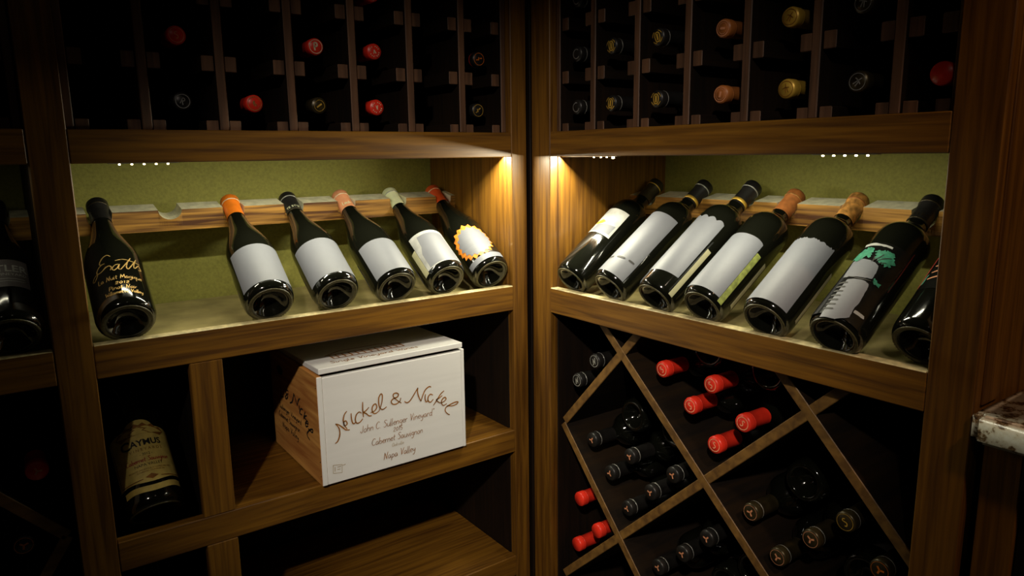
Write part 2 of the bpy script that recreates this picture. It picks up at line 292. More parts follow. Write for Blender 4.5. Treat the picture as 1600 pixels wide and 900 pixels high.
R6={'green1':[(-0.0267,0.1104),(-0.0228,0.1229),(-0.0132,0.1277),(-0.0065,0.1301),(-0.0007,0.121),(0.0001,0.1119),(-0.0079,0.1109),(-0.0112,0.1048)],'green2':[(0.0003,0.1212),(0.0049,0.126),(0.012,0.1255),(0.0179,0.1276),(0.0244,0.124),(0.0274,0.116),(0.0271,0.1068),(0.0222,0.104),(0.0169,0.1052),(0.0137,0.1048),(0.009,0.1076),(0.0043,0.1129)],'white1':[(-0.023,0.1061),(-0.0076,0.108),(0.0074,0.1039),(0.0145,0.0999),(0.0173,0.0877),(0.0177,0.0774),(0.0102,0.0743),(-0.01,0.072),(-0.0173,0.0721)],'white2':[(-0.0081,0.0664),(0.0004,0.0688),(0.0113,0.0696),(0.0181,0.0673),(0.0202,0.0585),(0.0218,0.0394),(0.0213,0.0223),(0.0228,0.0104),(0.0109,-0.0018),(-0.0064,-0.0042),(-0.0079,0.016)],'band':[(-0.0209,0.135),(-0.0076,0.1348),(0.0059,0.1338),(0.0161,0.1337),(0.0157,0.1371),(0.004,0.138),(-0.0105,0.1402),(-0.0238,0.1414)],'green3':[(0.0186,0.0781),(0.0238,0.0772),(0.0291,0.073),(0.0254,0.0718),(0.0196,0.0736)],'bar':[(0.0229,0.0237),(0.0356,0.0248),(0.0367,0.021),(0.0234,0.0192)]}
# ------------------------------------------------------------------ the room shell
struct('wall_left', (-2.6, .345, 0), (.6, .40, 2.4), 'wall_paint')
struct('wall_right', (.345, -2.6, 0), (.40, .345, 2.4), 'wall_paint')
struct('floor', (-2.6, -2.6, -.05), (.40, .40, 0), 'floor_tile')
struct('ceiling', (-2.6, -2.6, 2.4), (.40, .40, 2.45), 'ceiling_paint')
zA, zB, zC, zD, zE, zF = 0, -.0433, -.281, -.3276, -.5664, -.6114
TOP = .78; FLOOR = -Z0
# ------------------------------------------------------------------ wine racks
def cleat_cols(side, parent, s_mid, half, dirs):
    """support cleats on one upright: the ends that show left and right of it, one row per bottle"""
    for k in range(4):
        zt = .0140+.0883*k
        for q in dirs:
            a = s_mid+q*half; shaded_flanks(bar(side, 'cleat', parent, a, a+q*.0165, .0185, .31, zt-.021, zt, 'rackwood', 'd', .0008), side, 'rackwood_z', 'inner_'+AX[side]['d'])
def upper(side, root, mids, edges, s0, s1):
    for s in mids:
        o = bar(side, 'divider', root, s-.0062, s+.0062, .0145, .325, 0.0, TOP-.03, 'rackwood', 'z'); shaded_flanks(o, side, 'rackwood_z', 'inner_z'); cleat_cols(side, o, s, .0072, (-1, 1))
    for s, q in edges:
        o = bar(side, 'divider', root, s-.005, s+.005, .0145, .325, 0.0, TOP-.03, 'rackwood', 'z'); shaded_flanks(o, side, 'rackwood_z', 'inner_z'); cleat_cols(side, o, s, .006, (q,))
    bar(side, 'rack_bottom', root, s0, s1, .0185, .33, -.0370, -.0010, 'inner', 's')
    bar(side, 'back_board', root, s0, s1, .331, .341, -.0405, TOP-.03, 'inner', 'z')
def neck_rail(side, root, s0, s1, notches, ends=()):
    out = [(s0, -.12)]
    for s, dz in sorted(notches):
        r = .0178; zt = -.12
        for k in range(13):
            a = math.pi+math.pi*k/12
            p = (s+r*math.cos(a), zt+(r*.88+dz)*math.sin(a))
            if s0 < p[0] < s1: out.append(p)
    out.append((s1, -.12)); V, F = [], []
    for s, z in out:
        V += [W(side, s, .2035, -.1540), W(side, s, .2, z), W(side, s, .238, z+.0085), W(side, s, .238, -.1540)]
    n = len(out)
    for i in range(n-1):
        a = 4*i
        for k in range(4): F.append((a+k, a+(k+1) % 4, a+4+(k+1) % 4, a+4+k))
    F += [(3, 2, 1, 0), (4*n-4, 4*n-3, 4*n-2, 4*n-1)]
    o = mesh_obj('neck_rail', V, F, 'oak_'+AX[side]['s'], root)
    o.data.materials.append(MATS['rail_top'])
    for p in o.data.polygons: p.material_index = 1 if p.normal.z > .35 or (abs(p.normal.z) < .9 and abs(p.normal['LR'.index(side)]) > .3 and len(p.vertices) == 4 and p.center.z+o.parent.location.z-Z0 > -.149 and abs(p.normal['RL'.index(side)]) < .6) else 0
    return o
def display_bay(side, root, s0, s1, notches):
    from_bm('display_shelf', bm_box(W(side, s0, .0185, -.3100), W(side, s1, .298, -.2895)), 'shelf_worn', root)
    o = bar(side, 'shelf_lip', root, s0, s1, 0, .018, zD, zC, 'walnut', 's'); o.data.materials.append(MATS['lit_lip_top'])
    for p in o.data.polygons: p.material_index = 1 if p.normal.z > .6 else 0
    bar(side, 'upper_rail', root, s0, s1, 0, .018, zB, zA, 'walnut', 's')
    o = from_bm('back_panel', bm_box(W(side, s0, .300, -.3095), W(side, s1, .312, -.0430), 0), 'olive_paint', root)
    neck_rail(side, root, s0, s1, notches)
# --- rack on the left wall
LR = thing('wine_rack', 'dark walnut wine rack with the wooden crate and open shelves', 'wine rack', W('L', .39, .17, FLOOR))
bar('L', 'corner_filler', LR, -.018, -.004, .004, .018, FLOOR, TOP, 'inner', 'z')
bar('L', 'corner_stile', LR, .0075, .0415, 0, .018, FLOOR, TOP, 'walnut', 'z')
bar('L', 'post', LR, .7297, .7740, 0, .018, FLOOR, TOP, 'walnut', 'z')
bar('L', 'side_panel', LR, .0235, .0415, .0185, .345, -.3102, -.0010, 'walnut', 'z')
bar('L', 'side_panel', LR, .0235, .0415, .0185, .345, FLOOR, -.3105, 'inner', 'z')  # lengths below and above the display bay: shade put into a darker wood
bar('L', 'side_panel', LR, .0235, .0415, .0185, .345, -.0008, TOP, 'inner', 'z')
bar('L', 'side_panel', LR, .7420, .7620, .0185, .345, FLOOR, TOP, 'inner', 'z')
LN = [(.684, .012), (.583, 0), (.483, .014), (.379, .014), (.279, .014), (.172, .014), (.0700, .014)]
display_bay('L', LR, .0418, .7294, LN)
upper('L', LR, [.1338+.1*i for i in range(6)], [(.0475, 1), (.7243, -1)], .0418, .7294)
bar('L', 'middle_rail', LR, .0418, .7294, 0, .018, zF, zE, 'walnut', 's')
bar('L', 'shelf', LR, .0418, .5760, .0185, .33, zE-.021, zE-.002, 'walnut', 's')
bar('L', 'shelf', LR, .6150, .7415, .0185, .33, -.6140, -.5955, 'inner', 's')
bar('L', 'partition_stile', LR, .5692, .6141, 0, .018, zE+.0003, zD-.0003, 'walnut', 'z')
bar('L', 'partition_stile', LR, .5692, .6141, 0, .018, -.8300, zF-.0003, 'walnut', 'z')
bar('L', 'partition', LR, .5830, .6050, .0185, .33, -1.10, -.3105, 'inner', 'z')
bar('L', 'lower_rail', LR, .0418, .7294, 0, .018, -.8780, -.8335, 'walnut', 's')
bar('L', 'shelf', LR, .0418, .5825, .0185, .33, -.8560, -.8355, 'walnut', 's')
bar('L', 'shelf', LR, .6055, .7415, .0185, .33, -.8820, -.8630, 'inner', 's')
bar('L', 'back_board', LR, .0418, .7415, .331, .341, -1.10, -.3105, 'inner', 'z')
bar('L', 'plinth', LR, .0418, .7294, .004, .02, FLOOR, -1.10, 'walnut', 's')
bar('L', 'top_board', LR, .0418, .7415, .0185, .34, TOP-.028, TOP, 'walnut', 's')
# --- rack on the right wall
RR = thing('wine_rack', 'dark walnut wine rack with diamond bins, ending beside the granite counter', 'wine rack', W('R', .39, .17, FLOOR))
bar('R', 'corner_stile', RR, .0060, .0590, 0, .018, FLOOR, TOP, 'walnut', 'z')
bar('R', 'post', RR, .7223, .7710, 0, .018, FLOOR, TOP, 'walnut', 'z')
bar('R', 'side_panel', RR, .0410, .0590, .0185, .345, -.3102, -.0010, 'walnut', 'z')
bar('R', 'side_panel', RR, .0410, .0590, .0185, .345, FLOOR, -.3105, 'inner', 'z')  # same panel outside the display bay, darkened to stand for shade
bar('R', 'side_panel', RR, .0410, .0590, .0185, .345, -.0008, TOP, 'inner', 'z')
bar('R', 'end_panel', RR, .7530, .7690, .0185, .345, FLOOR, TOP, 'walnut', 'z')
bar('R', 'end_stile', RR, .7692, .7725, .0185, .060, FLOOR+.9095, TOP, 'walnut', 'z')
RN = [(.110, .002), (.2200, -.004), (.3270, -.006), (.406, .008), (.511, .010), (.614, .010), (.709, .010)]
display_bay('R', RR, .0593, .7220, RN)
upper('R', RR, [.1543+.1*i for i in range(6)], [(.0650, 1), (.7185, -1)], .0593, .7220)
bar('R', 'back_board', RR, .0593, .7525, .331, .341, -1.10, -.3105, 'inner', 'z')
bar('R', 'bottom_rail', RR, .0593, .7220, 0, .018, FLOOR, -1.06, 'walnut', 's')
bar('R', 'top_board', RR, .0593, .7525, .0185, .34, TOP-.028, TOP, 'walnut', 's')
def bin_board(side, root, a, b, th=.0150, d0=.026, d1=.328):
    (s0, z0), (s1, z1) = a, b; t = Vector((s1-s0, z1-z0)).normalized(); n = Vector((-t.y, t.x))*th/2
    V = []
    for d in (d0, d1):
        for (s, z), q in ((a, 1), (b, 1), (b, -1), (a, -1)): V.append(W(side, s+n.x*q, d, z+n.y*q))
    bm = bmesh.new(); vs_ = [bm.verts.new(v) for v in V]
    for f in ((0, 1, 2, 3), (7, 6, 5, 4), (0, 4, 5, 1), (1, 5, 6, 2), (2, 6, 7, 3), (3, 7, 4, 0)): bm.faces.new([vs_[i] for i in f])
    bmesh.ops.bevel(bm, geom=bm.edges[:], offset=.0010, segments=1, affect='EDGES'); bmesh.ops.recalc_face_normals(bm, faces=bm.faces)
    return shaded_flanks(from_bm('bin_board', bm, 'bin_wood', root), side, 'bin_wood', 'bin_flank')
def through(p, q, z=None, s=None):
    """extend the line p->q to a height or a wall position"""
    if z is not None: k = (z-p[1])/(q[1]-p[1])
    else: k = (s-p[0])/(q[0]-p[0])
    return (p[0]+(q[0]-p[0])*k, p[1]+(q[1]-p[1])*k)
wood('bin_flank', 'x', (.004, .002, .0008), (.016, .008, .0024), rough=.65, fine=70, spec=.25)  # darker copy of the bin wood, shade inside the bins put into it
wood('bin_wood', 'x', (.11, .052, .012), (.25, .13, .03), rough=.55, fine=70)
c1, c2, c3, c4, vL = (.2185, -.3767), (.4015, -.5400), (.2224, -.7143), (.5683, -.3796), (.0680, -.5430)
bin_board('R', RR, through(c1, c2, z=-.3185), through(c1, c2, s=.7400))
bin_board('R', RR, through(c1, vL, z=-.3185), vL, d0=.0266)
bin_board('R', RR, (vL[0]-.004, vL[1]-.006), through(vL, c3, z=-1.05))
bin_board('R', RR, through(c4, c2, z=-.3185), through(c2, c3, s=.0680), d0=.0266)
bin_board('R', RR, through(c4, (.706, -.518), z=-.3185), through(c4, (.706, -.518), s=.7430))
# --- rack further along the left wall (cut by the frame)
FR = thing('wine_rack', 'dark wine rack cut off by the left edge of the picture', 'wine rack', W('L', 1.0, .17, FLOOR))
display_bay('L', FR, .7745, 1.22, [(.815, .004), (.915, 0), (1.015, 0)])
upper('L', FR, [.885, .985, 1.085], [(.7800, 1)], .7745, 1.22)
bar('L', 'post', FR, 1.2203, 1.2650, 0, .018, FLOOR, TOP, 'walnut', 'z')
bar('L', 'side_panel', FR, 1.235, 1.255, .0185, .345, FLOOR, TOP, 'inner', 'z')
bar('L', 'side_panel', FR, .7625, .7740, .0185, .345, FLOOR, TOP, 'inner', 'z')
bar('L', 'back_board', FR, .7745, 1.2345, .331, .341, -1.10, -.3105, 'inner', 'z')
bar('L', 'bottom_rail', FR, .7745, 1.22, 0, .018, FLOOR, -1.06, 'walnut', 's')
bin_board('L', FR, (.7850, -.5480), through((.7850, -.548), (.8523, -.4731), z=-.3185))
bin_board('L', FR, (.7850, -.5480), through((.7850, -.548), (.8156, -.596), z=-.95))
# ------------------------------------------------------------------ led strips under the upper rails
def led_strip(side, s0, s1, spots, label, watts, tilt=0.0, drop=-.0007, big=0):
    z1 = zB-drop
    root = thing('led_strip', label, 'light strip', W(side, (s0+s1)/2, .0270, z1-.0016))
    from_bm('strip_board', bm_box(W(side, s0, .0225, z1-.0016), W(side, s1, .0315, z1), 0), 'led_board', root)
    for s in spots:
        from_bm('led', bm_box(W(side, s-.0014-big*(s == spots[-1]), .0256, z1-.0036-big*(s == spots[-1])), W(side, s+.0014+big*(s == spots[-1]), .0284, z1-.0017), .0006), 'led_glow', root)
    L_ = s1-s0; c = W(side, (s0+s1)/2, .0270, z1-.0042)
    o = area('led_light', c, L_, .004, watts*L_, LED_COL)
    if side == 'L': o.rotation_euler = (tilt, 0, 0)
    else: o.rotation_euler = (0, -tilt, 0); o.data.size, o.data.size_y = .004, L_
    return root
lp = lambda a, b, n: [a+(b-a)*i/(n-1) for i in range(n)]
led_strip('L', .598, .685, lp(.6112, .6713, 5), 'short led strip under the left rail above the gold-script bottle', LED_W*14, .25)
led_strip('L', .27, .55, lp(.29, .54, 12), 'led strip under the left rail above the orange-capped bottle', LED_W*33, .15, -.0042)
led_strip('L', .048, .16, lp(.06, .15, 6), 'led strip under the left rail beside the golden corner panel', LED_W*120, -.5, -.0042)
led_strip('L', .80, .93, lp(.81, .92, 6), 'faint led strip in the rack cut off by the left edge', LED_W*2.0, .1, -.0042)
led_strip('R', .066, .205, [.1452, .1628, .1769, .1922], 'led strip under the right rail beside the corner, brightest of all', LED_W*125, -.65, big=.0014)
led_strip('R', .35, .50, lp(.36, .49, 7), 'led strip under the right rail above the middle tilted bottles', LED_W*42, .12, -.0042)
led_strip('R', .553, .636, lp(.5654, .6221, 5), 'short led strip under the right rail near the right post', LED_W*14, .25)
# ------------------------------------------------------------------ bottles
GL['L'] = (.5, [[(.1, 1), (.08, .05), (.44, .04)]]); GL['M'] = (.8, [[(.04, 0), (.14, 1)], [(.14, 1), (.36, .2)], [(.36, .2), (.6, 1)], [(.6, 1), (.72, 0)]])
GL['q'] = (.5, [[(.4, .42), (.2, .5), (.05, .28), (.18, .05), (.38, .2)], [(.42, .5), (.4, -.4), (.5, -.3)]]); GL['m'] = (.7, [[(.05, .5), (.05, 0)], [(.05, .3), (.2, .5), (.3, .35), (.32, 0)], [(.32, .3), (.46, .5), (.58, .35), (.6, 0)]])
GL['P'] = (.55, [[(.08, 0), (.08, 1)], [(.08, 1), (.42, .95), (.46, .6), (.08, .48)]])
CAPK = {.0318: .87, .0330: .80}
def capk(R): return CAPK.get(R, (R/.038)**.5)
def profile(kind, R, L):
    k = R/.038; h = L/.275; kn = capk(R)
    base = [(0, .021), (.006*k, .0205), (.013*k, .017), (.020*k, .009), (.0245*k, .0025), (.0265*k, .0006), (.0290*k, 0), (.0320*k, .0003), (.0345*k, .0022), (.0368*k, .0062), (.038*k, .0125)]
    if kind == 'burgundy':
        sh = [(.038*k, .112*h), (.0374*k, .122*h), (.0355*k, .134*h), (.0318*k, .148*h), (.0268*k, .164*h), (.0220*k, .180*h), (.0178*k, .197*h), (.0152*k, .212*h)]
    else:
        sh = [(.038*k, .168*h), (.0378*k, .176*h), (.0365*k, .184*h), (.0335*k, .191*h), (.0285*k, .1975*h), (.0225*k, .203*h), (.0178*k, .2085*h), (.0152*k, .215*h)]
    top = [(.0136*kn, .222*h), (.0134*kn, .2585*h), (.0145*kn, .2635*h), (.0148*kn, .2715*h), (.0136*kn, .274*h), (0, .274*h)]
    return base+sh+top
def lathe(pf, segs=56, knurl=False):
    V, F, rings = [], [], []
    for i, (r, z) in enumerate(pf):
        if r == 0: rings.append([len(V)]); V.append((0, 0, z))
        else:
            ring = []
            for k in range(segs):
                a = 2*math.pi*k/segs; rr = r; zz = z
                if knurl == 'ring' and i in (2, 3): rr = r*(1.014 if k % 2 else .992); zz = z-(.0005 if k % 2 else 0)
                elif knurl is True and 6 <= i <= 8: rr = r*(1+(.011 if k % 2 else -.008)); zz = z+(.0006 if k % 2 else 0)
                ring.append(len(V)); V.append((rr*math.cos(a), rr*math.sin(a), zz))
            rings.append(ring)
    for a, b_ in zip(rings, rings[1:]):
        if len(a) == 1: F += [(a[0], b_[(k+1) % segs], b_[k]) for k in range(segs)]
        elif len(b_) == 1: F += [(a[k], a[(k+1) % segs], b_[0]) for k in range(segs)]
        else: F += [(a[k], a[(k+1) % segs], b_[(k+1) % segs], b_[k]) for k in range(segs)]
    return V, F
_cache = {}
def shared(key, make):
    if key not in _cache:
        me = bpy.data.meshes.new(key[0]); V, F = make(); me.from_pydata(V, [], F); me.polygons.foreach_set('use_smooth', [True]*len(F))
        bm = bmesh.new(); bm.from_mesh(me); bmesh.ops.recalc_face_normals(bm, faces=bm.faces); bm.to_mesh(me); bm.free(); me.update()
        _cache[key] = me
    return _cache[key]
SPEC = {'burgundy': ('burgundy', .038, .275), 'bordeaux': ('bordeaux', .0348, .275), 'bin': ('bordeaux', .0318, .262), 'cellar': ('bordeaux', .0330, .265), 'wide': ('bordeaux', .0415, .285)}
def add_part(name, me, mat, parent):
    key = (me.name, mat)
    if key not in _cache:
        m2 = me if not me.materials else me.copy()
        if not m2.materials: m2.materials.append(MATS[mat])
        else: m2.materials.clear(); m2.materials.append(MATS[mat])
        _cache[key] = m2
    o = bpy.data.objects.new(name, _cache[key]); C.objects.link(o); o.parent = parent; return o
def bottle(label, spec, base, axis, capmat, roll=0.0, capfrom=.222, band=None, emblem=None, emat='gold_print', group=None, capline=True, ringmat=None):
    """wine bottle, local Z along the bottle, local X towards the side that faces up"""
    kind, R, L = SPEC[spec]; a = Vector(axis).normalized(); u = Vector((0, 0, 1))-a*a.z; u.normalize()
    q = Matrix.Rotation(roll, 3, a); u = q @ u; s_ = a.cross(u)
    mt = Matrix((u, s_, a)).transposed().to_4x4(); mt.translation = Vector(base)
    root = thing('wine_bottle', label, 'bottle', matrix=mt, group=group)
    add_part('glass', shared(('glass', kind, R, L), lambda: lathe(profile(kind, R, L), 72, True)), 'glass', root)
    k_ = R/.038
    if spec not in ('bin', 'cellar'): add_part('heel_ring', shared(('heel_ring', R), lambda: lathe([(.0280*k_, .0003), (.0296*k_, -.0005), (.0312*k_, -.0003), (.0326*k_, .0006), (.0320*k_, .0012)], 96, 'ring')), 'stippled_glass', root)
    if capmat:
        k5 = capk(R); h = L/.275
        def mk():
            e = .0006
            return lathe([(.0139*k5+e, capfrom*h), (.0138*k5+e, .2590*h), (.0146*k5+e, .2602*h), (.0151*k5+e, .2630*h), (.0152*k5+e, .2650*h), (.0152*k5+e, .2730*h), (.0138*k5+e, .2756*h), (0, .2757*h)], 40)
        cap = add_part('capsule', shared(('capsule', R, L, capfrom), mk), capmat, root)
        if capline:
            z = .2615*h
            add_part('capsule_ring', shared(('capsule_ring', R, L), lambda: lathe([(.0140*k5, z-.0011), (.0154*k5, z-.0010), (.0159*k5, z+.0008), (.0150*k5, z+.0010)], 40)), ringmat or 'silver_print', cap)
        if band:
            z0, z1, bmat = band
            add_part('capsule_band', shared(('capsule_band', R, L, z0, z1), lambda: lathe([(.0138*k5, z0*h), (.0149*k5, z0*h), (.0149*k5, z1*h), (.0138*k5, z1*h)], 40)), bmat, cap)
        if emblem:
            z = .2757*h+.0004; f = lambda x, y: Vector((y*k5, -x*k5, z))
            V, F = [], []
            for st, wd in emblem:
                v_, f_ = ribbons(st, wd, f, 3, False); n = len(V); V += v_; F += [tuple(i+n for i in t) for t in f_]
            local_obj('emblem', (V, F), emat, cap, False)
    root['R'] = R
    return root
def circ(r, n=20, a0=0, a1=6.2832): return [(r*math.cos(a0+(a1-a0)*i/n), r*math.sin(a0+(a1-a0)*i/n)) for i in range(n+1)]
def glyph(c, size):
    g, st = GL[c]; return [[((p[0]-g/2)*size, (p[1]-.5)*size) for p in s] for s in st]
def letter(c, size, w=.0012): return [(glyph(c, size), w)]
def ringed(r=.0118, w=.0007): return [([circ(r)], w)]
def ticks(r, n=16, l=.0016, w=.0010): return [([[(r*math.cos(a), r*math.sin(a)), ((r+l)*math.cos(a), (r+l)*math.sin(a))] for a in [6.2832*i/n for i in range(n) if i % 4]], w)]
GL['L'] = (.5, [[(.1, 1), (.08, .05), (.44, .04)]])
GL['P'] = (.55, [[(.08, 0), (.08, 1)], [(.08, 1), (.42, .95), (.46, .6), (.08, .48)]])
GL['R'] = (.6, [[(.08, 0), (.08, 1)], [(.08, 1), (.42, .95), (.44, .62), (.08, .5)], [(.2, .5), (.55, 0)]])
GL['A'] = (.66, [[(.04, 0), (.32, 1)], [(.32, 1), (.62, 0)], [(.16, .35), (.5, .35)]])
TRI = [([[(0, 0), (0, .0065)], [(0, 0), (.0056, -.0034)], [(0, 0), (-.0056, -.0034)]], .0028)]
def cylf(R, off=.0005): return lambda u, t: Vector(((R+off)*math.cos(u/R), (R+off)*math.sin(u/R), t))
def rect_label(root, name, u0, u1, t0, t1, mat, top=None, bot=None, off=.0004, n=36):
    R = root['R']; f = cylf(R, off); V, F = [], []
    for i in range(n+1):
        u = u0+(u1-u0)*i/n; a = (bot or (lambda q: t0))(i/n); b_ = (top or (lambda q: t1))(i/n)
        for k in range(3): V.append(f(u, a+(b_-a)*k/2))
        if i:
            j = 3*i
            for k in range(2): F.append((j-3+k, j+k, j+k+1, j-2+k))
    return local_obj(name, (V, F), mat, root)
def patch(root, name, pts, mat, off, cuts=6): return local_obj(name, poly2d(pts, cylf(rootR(root), off), cuts), mat, root)
def rootR(o):
    while o.parent: o = o.parent
    return o['R']
def ink(parent, name, strokes, w, mat, off, n=3): return local_obj(name, ribbons(strokes, w, cylf(rootR(parent), off), n), mat, parent, False)
def type_(parent, name, body, size, u, t, mat, off, sq=1.0, bold=0):
    V, F = font_tris(body, size, bold); f = cylf(rootR(parent), off)
    return local_obj(name, ([f(u+x*sq, t+y) for x, y in V], F), mat, parent, False)
def axis(side, elev, yawx=0.0):
    e = math.radians(elev); v = Vector((0, math.cos(e), math.sin(e))) if side == 'L' else Vector((math.cos(e), 0, math.sin(e)))
    return (v+Vector((yawx, 0, 0) if side == 'L' else (0, yawx, 0))).normalized()
G1 = 'bottles tilted on the left display shelf'; G2 = 'bottles tilted on the right display shelf'
def disp(side, s, d, z, elev, yw, **k):
    return bottle(base=W(side, s, d, z), axis=axis(side, elev, yw), group=G1 if side == 'L' else G2, **k)
# left shelf -----------------------------------------------------------------
b0 = disp('L', .6851, .0060, -.2580, 32.9, .012, label='black bottle with gold handwritten script, no paper label', spec='burgundy', capmat='cap_black', ringmat='cap_bronze')
ink(b0, 'script', [[(-.0060, .0985), (-.0095, .1028), (-.0150, .1005), (-.0205, .0930), (-.0210, .0875), (-.0150, .0872)],
    [(-.0150, .0872), (-.0225, .0845), (-.0275, .0775), (-.0265, .0725), (-.0205, .0735), (-.0140, .0800)],
    [(-.0262, .0740), (-.0330, .0705), (-.0368, .0650), (-.0340, .0628), (-.0295, .0672), (-.0262, .0740)]]+ERATH[2:8], .0016, 'gold_print', .0006); 
for tx_, a_, y_, b_, h_ in (('La Nuit Magique', -.030, .0500, .028, .0085), ('2012', -.009, .0395, .009, .0055), ('Pinot Noir', -.018, .0295, .017, .0075), ('Willamette Valley', -.024, .0205, .024, .0070)):
    ink(b0, 'script', hand(tx_, a_, y_, b_, h_), .0010, 'gold_print', .0006, 2)
def bottle_std(s, d, yw, lab, cap, ring=None, u=(-.047, .042), t=(.014, .103), capfrom=.222, **k):
    r = disp('L', s, d, -.2576, 31.9, yw, label=lab, spec='burgundy', capmat=cap, ringmat=ring, capfrom=capfrom, **k)
    if u: rect_label(r, 'label', u[0], u[1], t[0], t[1], 'label_white')
    rect_label(r, 'back_label', -.115, -.073, .018, .085, 'label_white')
    return r
bottle_std(.4927, .002, .045, 'bottle with bright orange capsule and blank white label', 'cap_orange', 'cap_line')
b2 = bottle_std(.3826, .010, .022, 'black-capped bottle with white label between orange and peach capsules', 'cap_black', 'cap_silver', u=(-.055, .040), band=(.2225, .2245, 'cap_bronze'))
kk = font_tris('TE STO', .0075); k5 = 1.0
local_obj('capsule_lettering', ([Vector(((.0151)*math.cos((x-.004)/.0145), .0151*math.sin((x-.004)/.0145), .2275+y)) for x, y in kk[0]], kk[1]), 'cap_olive', b2, False)
b3 = bottle_std(.2798, .005, .010, 'bottle with peach capsule and white label, third of the white-labelled row', 'cap_peach', 'cap_line', u=(-.046, .040), t=(.008, .090))
V, F = ribbons(hand('Lech', 0, 0, .016, .009), .0012, lambda x, y: Vector((.0151*math.cos((x-.012)/.0145), .0151*math.sin((x-.012)/.0145), .229+y)), 3)
local_obj('capsule_lettering', (V, F), 'cap_olive', b3, False)
b4 = bottle_std(.1765, .014, .030, 'bottle with pale grey-green capsule and framed grey-and-white label', 'cap_olive', 'silver_print', u=None)
lb = rect_label(b4, 'label', -.044, .034, .012, .100, 'label_grey')
patch(lb, 'label_picture', [(-.036, .014), (-.036, .050), (-.030, .066), (-.028, .092), (.006, .093), (.022, .090), (.026, .040), (.024, .014)], 'label_white', .0007)
rect_label(b4, 'side_label', -.0565, -.0445, .008, .072, 'label_strip')
b5 = bottle(label='scarlet-capped bottle with jagged flame-edged label beside the corner panel', spec='burgundy', base=W('L', .0800, .015, -.2578), axis=axis('L', 32.4, .035), capmat='cap_scarlet', ringmat='cap_line', group=G1)
def jag(cx, cy, rx, ry, n, amp, seed):
    r_ = random.Random(seed); return [(cx+rx*(1-amp*(i % 2)-.05*r_.random())*math.cos(6.2832*i/n), cy+ry*(1-amp*(i % 2)-.05*r_.random())*math.sin(6.2832*i/n)) for i in range(n)]
fl = patch(b5, 'label', jag(-.020, .064, .041, .047, 40, .13, 2), 'flame_orange', .0005)
patch(fl, 'label_centre', jag(-.017, .063, .034, .0395, 34, .13, 5), 'label_white', .0009)
rect_label(b5, 'lower_label', -.056, .020, .008, .021, 'label_white', off=.0006)
# right shelf -----------------------------------------------------------------
def rb(s, d, elev, yw, lab, cap, **k): return disp('R', s, d, -.2612, elev, yw, label=lab, spec='bordeaux', capmat=cap, **k)
r1 = rb(.1126, .004, 36.3, .018, 'bottle with small grey upper label, closest to the corner', 'cap_bronze', capfrom=.226, ringmat='cap_gold')
l1 = rect_label(r1, 'label', -.020, .033, .094, .160, 'label_grey')
patch(l1, 'label_mark', [(-.016, .120), (-.002, .128), (.006, .124), (.002, .118), (-.010, .114)], 'cap_gold', .0008)
patch(l1, 'label_panel', [(-.012, .097), (.028, .100), (.029, .122), (-.006, .114)], 'label_white', .0007)
r2 = rb(.2130, .002, 36.5, -.050, 'black-capped bottle with white label broken by a dashed dark line', 'cap_black', band=(.226, .232, 'cap_gold'), ringmat='cap_silver')
l2 = rect_label(r2, 'label', -.024, .042, .010, .160, 'label_white')
ink(l2, 'dashed_line', [[(-.018, .0390), (-.004, .0420)], [(.003, .0435), (.018, .0460)], [(.025, .0465), (.036, .0470)]], .0036, 'ink_dark', .0010)
r3 = rb(.3190, -.003, 36.8, -.046, 'black-capped bottle with scallop-topped white label', 'cap_black', band=(.226, .232, 'cap_gold'), ringmat='cap_silver')
rect_label(r3, 'label', -.022, .037, .028, .160, 'label_white', top=lambda q: .157+.0045*abs(math.sin(q*4*math.pi)), bot=lambda q: .028+.008*q)
rect_label(r3, 'back_label', .0415, .0500, .006, .108, 'label_strip')
r4 = rb(.4067, .002, 33.5, .016, 'bottle with plain tan capsule and white label edged in green', 'cap_tan', ringmat='cap_cork')
rect_label(r4, 'label', -.027, .037, .010, .133, 'label_white', top=lambda q: .133-.004*(2*q-1)**6)
rect_label(r4, 'side_label', .0375, .0465, .004, .112, 'label_green'); rect_label(r4, 'back_label', .060, .070, .02, .115, 'label_strip')
r5 = rb(.5144, -.002, 33.0, .026, 'bottle with cork-coloured capsule and ragged-topped white label', 'cap_cork', ringmat='cap_tan')
rg = random.Random(9); rag = [rg.uniform(-.0018, .0022) for _ in range(40)]
rect_label(r5, 'label', -.029, .040, .008, .137, 'label_white', top=lambda q: .1375+rag[int(q*36)])
rect_label(r5, 'back_label', .060, .068, .016, .115, 'label_strip')
def frilly(pts, amp, n=4, seed=3):
    r_ = random.Random(seed); out = []
    for i, p in enumerate(pts):
        q = pts[(i+1) % len(pts)]; out.append(p); t = Vector((q[0]-p[0], q[1]-p[1])); nn = Vector((t.y, -t.x))
        if nn.length > 1e-6: nn.normalize()
        for k in range(1, n): e_ = amp*r_.uniform(-.6, .6)*(1 if k % 2 else -.5); out.append((p[0]+t.x*k/n+nn.x*e_, p[1]+t.y*k/n+nn.y*e_))
    return out
r6 = rb(.6155, -.008, 33.3, .004, 'black-capped bottle with green tree on a dark label', 'cap_black', ringmat='cap_bronze', band=(.2235, .2255, 'cap_bronze'))
l6 = rect_label(r6, 'label', -.034, .040, .004, .142, 'label_dark')
for k_, mt_ in (('white1', 'label_white'), ('white2', 'label_white'), ('band', 'label_grey'), ('bar', 'label_grey'), ('green1', 'tree_green'), ('green2', 'tree_green'), ('green3', 'tree_green')):
    patch(l6, 'tree' if 'green' in k_ else 'label_panel', frilly(R6[k_], .0060 if 'green' in k_ else .0010), mt_, .0012 if 'green' in k_ else .0008, 6)
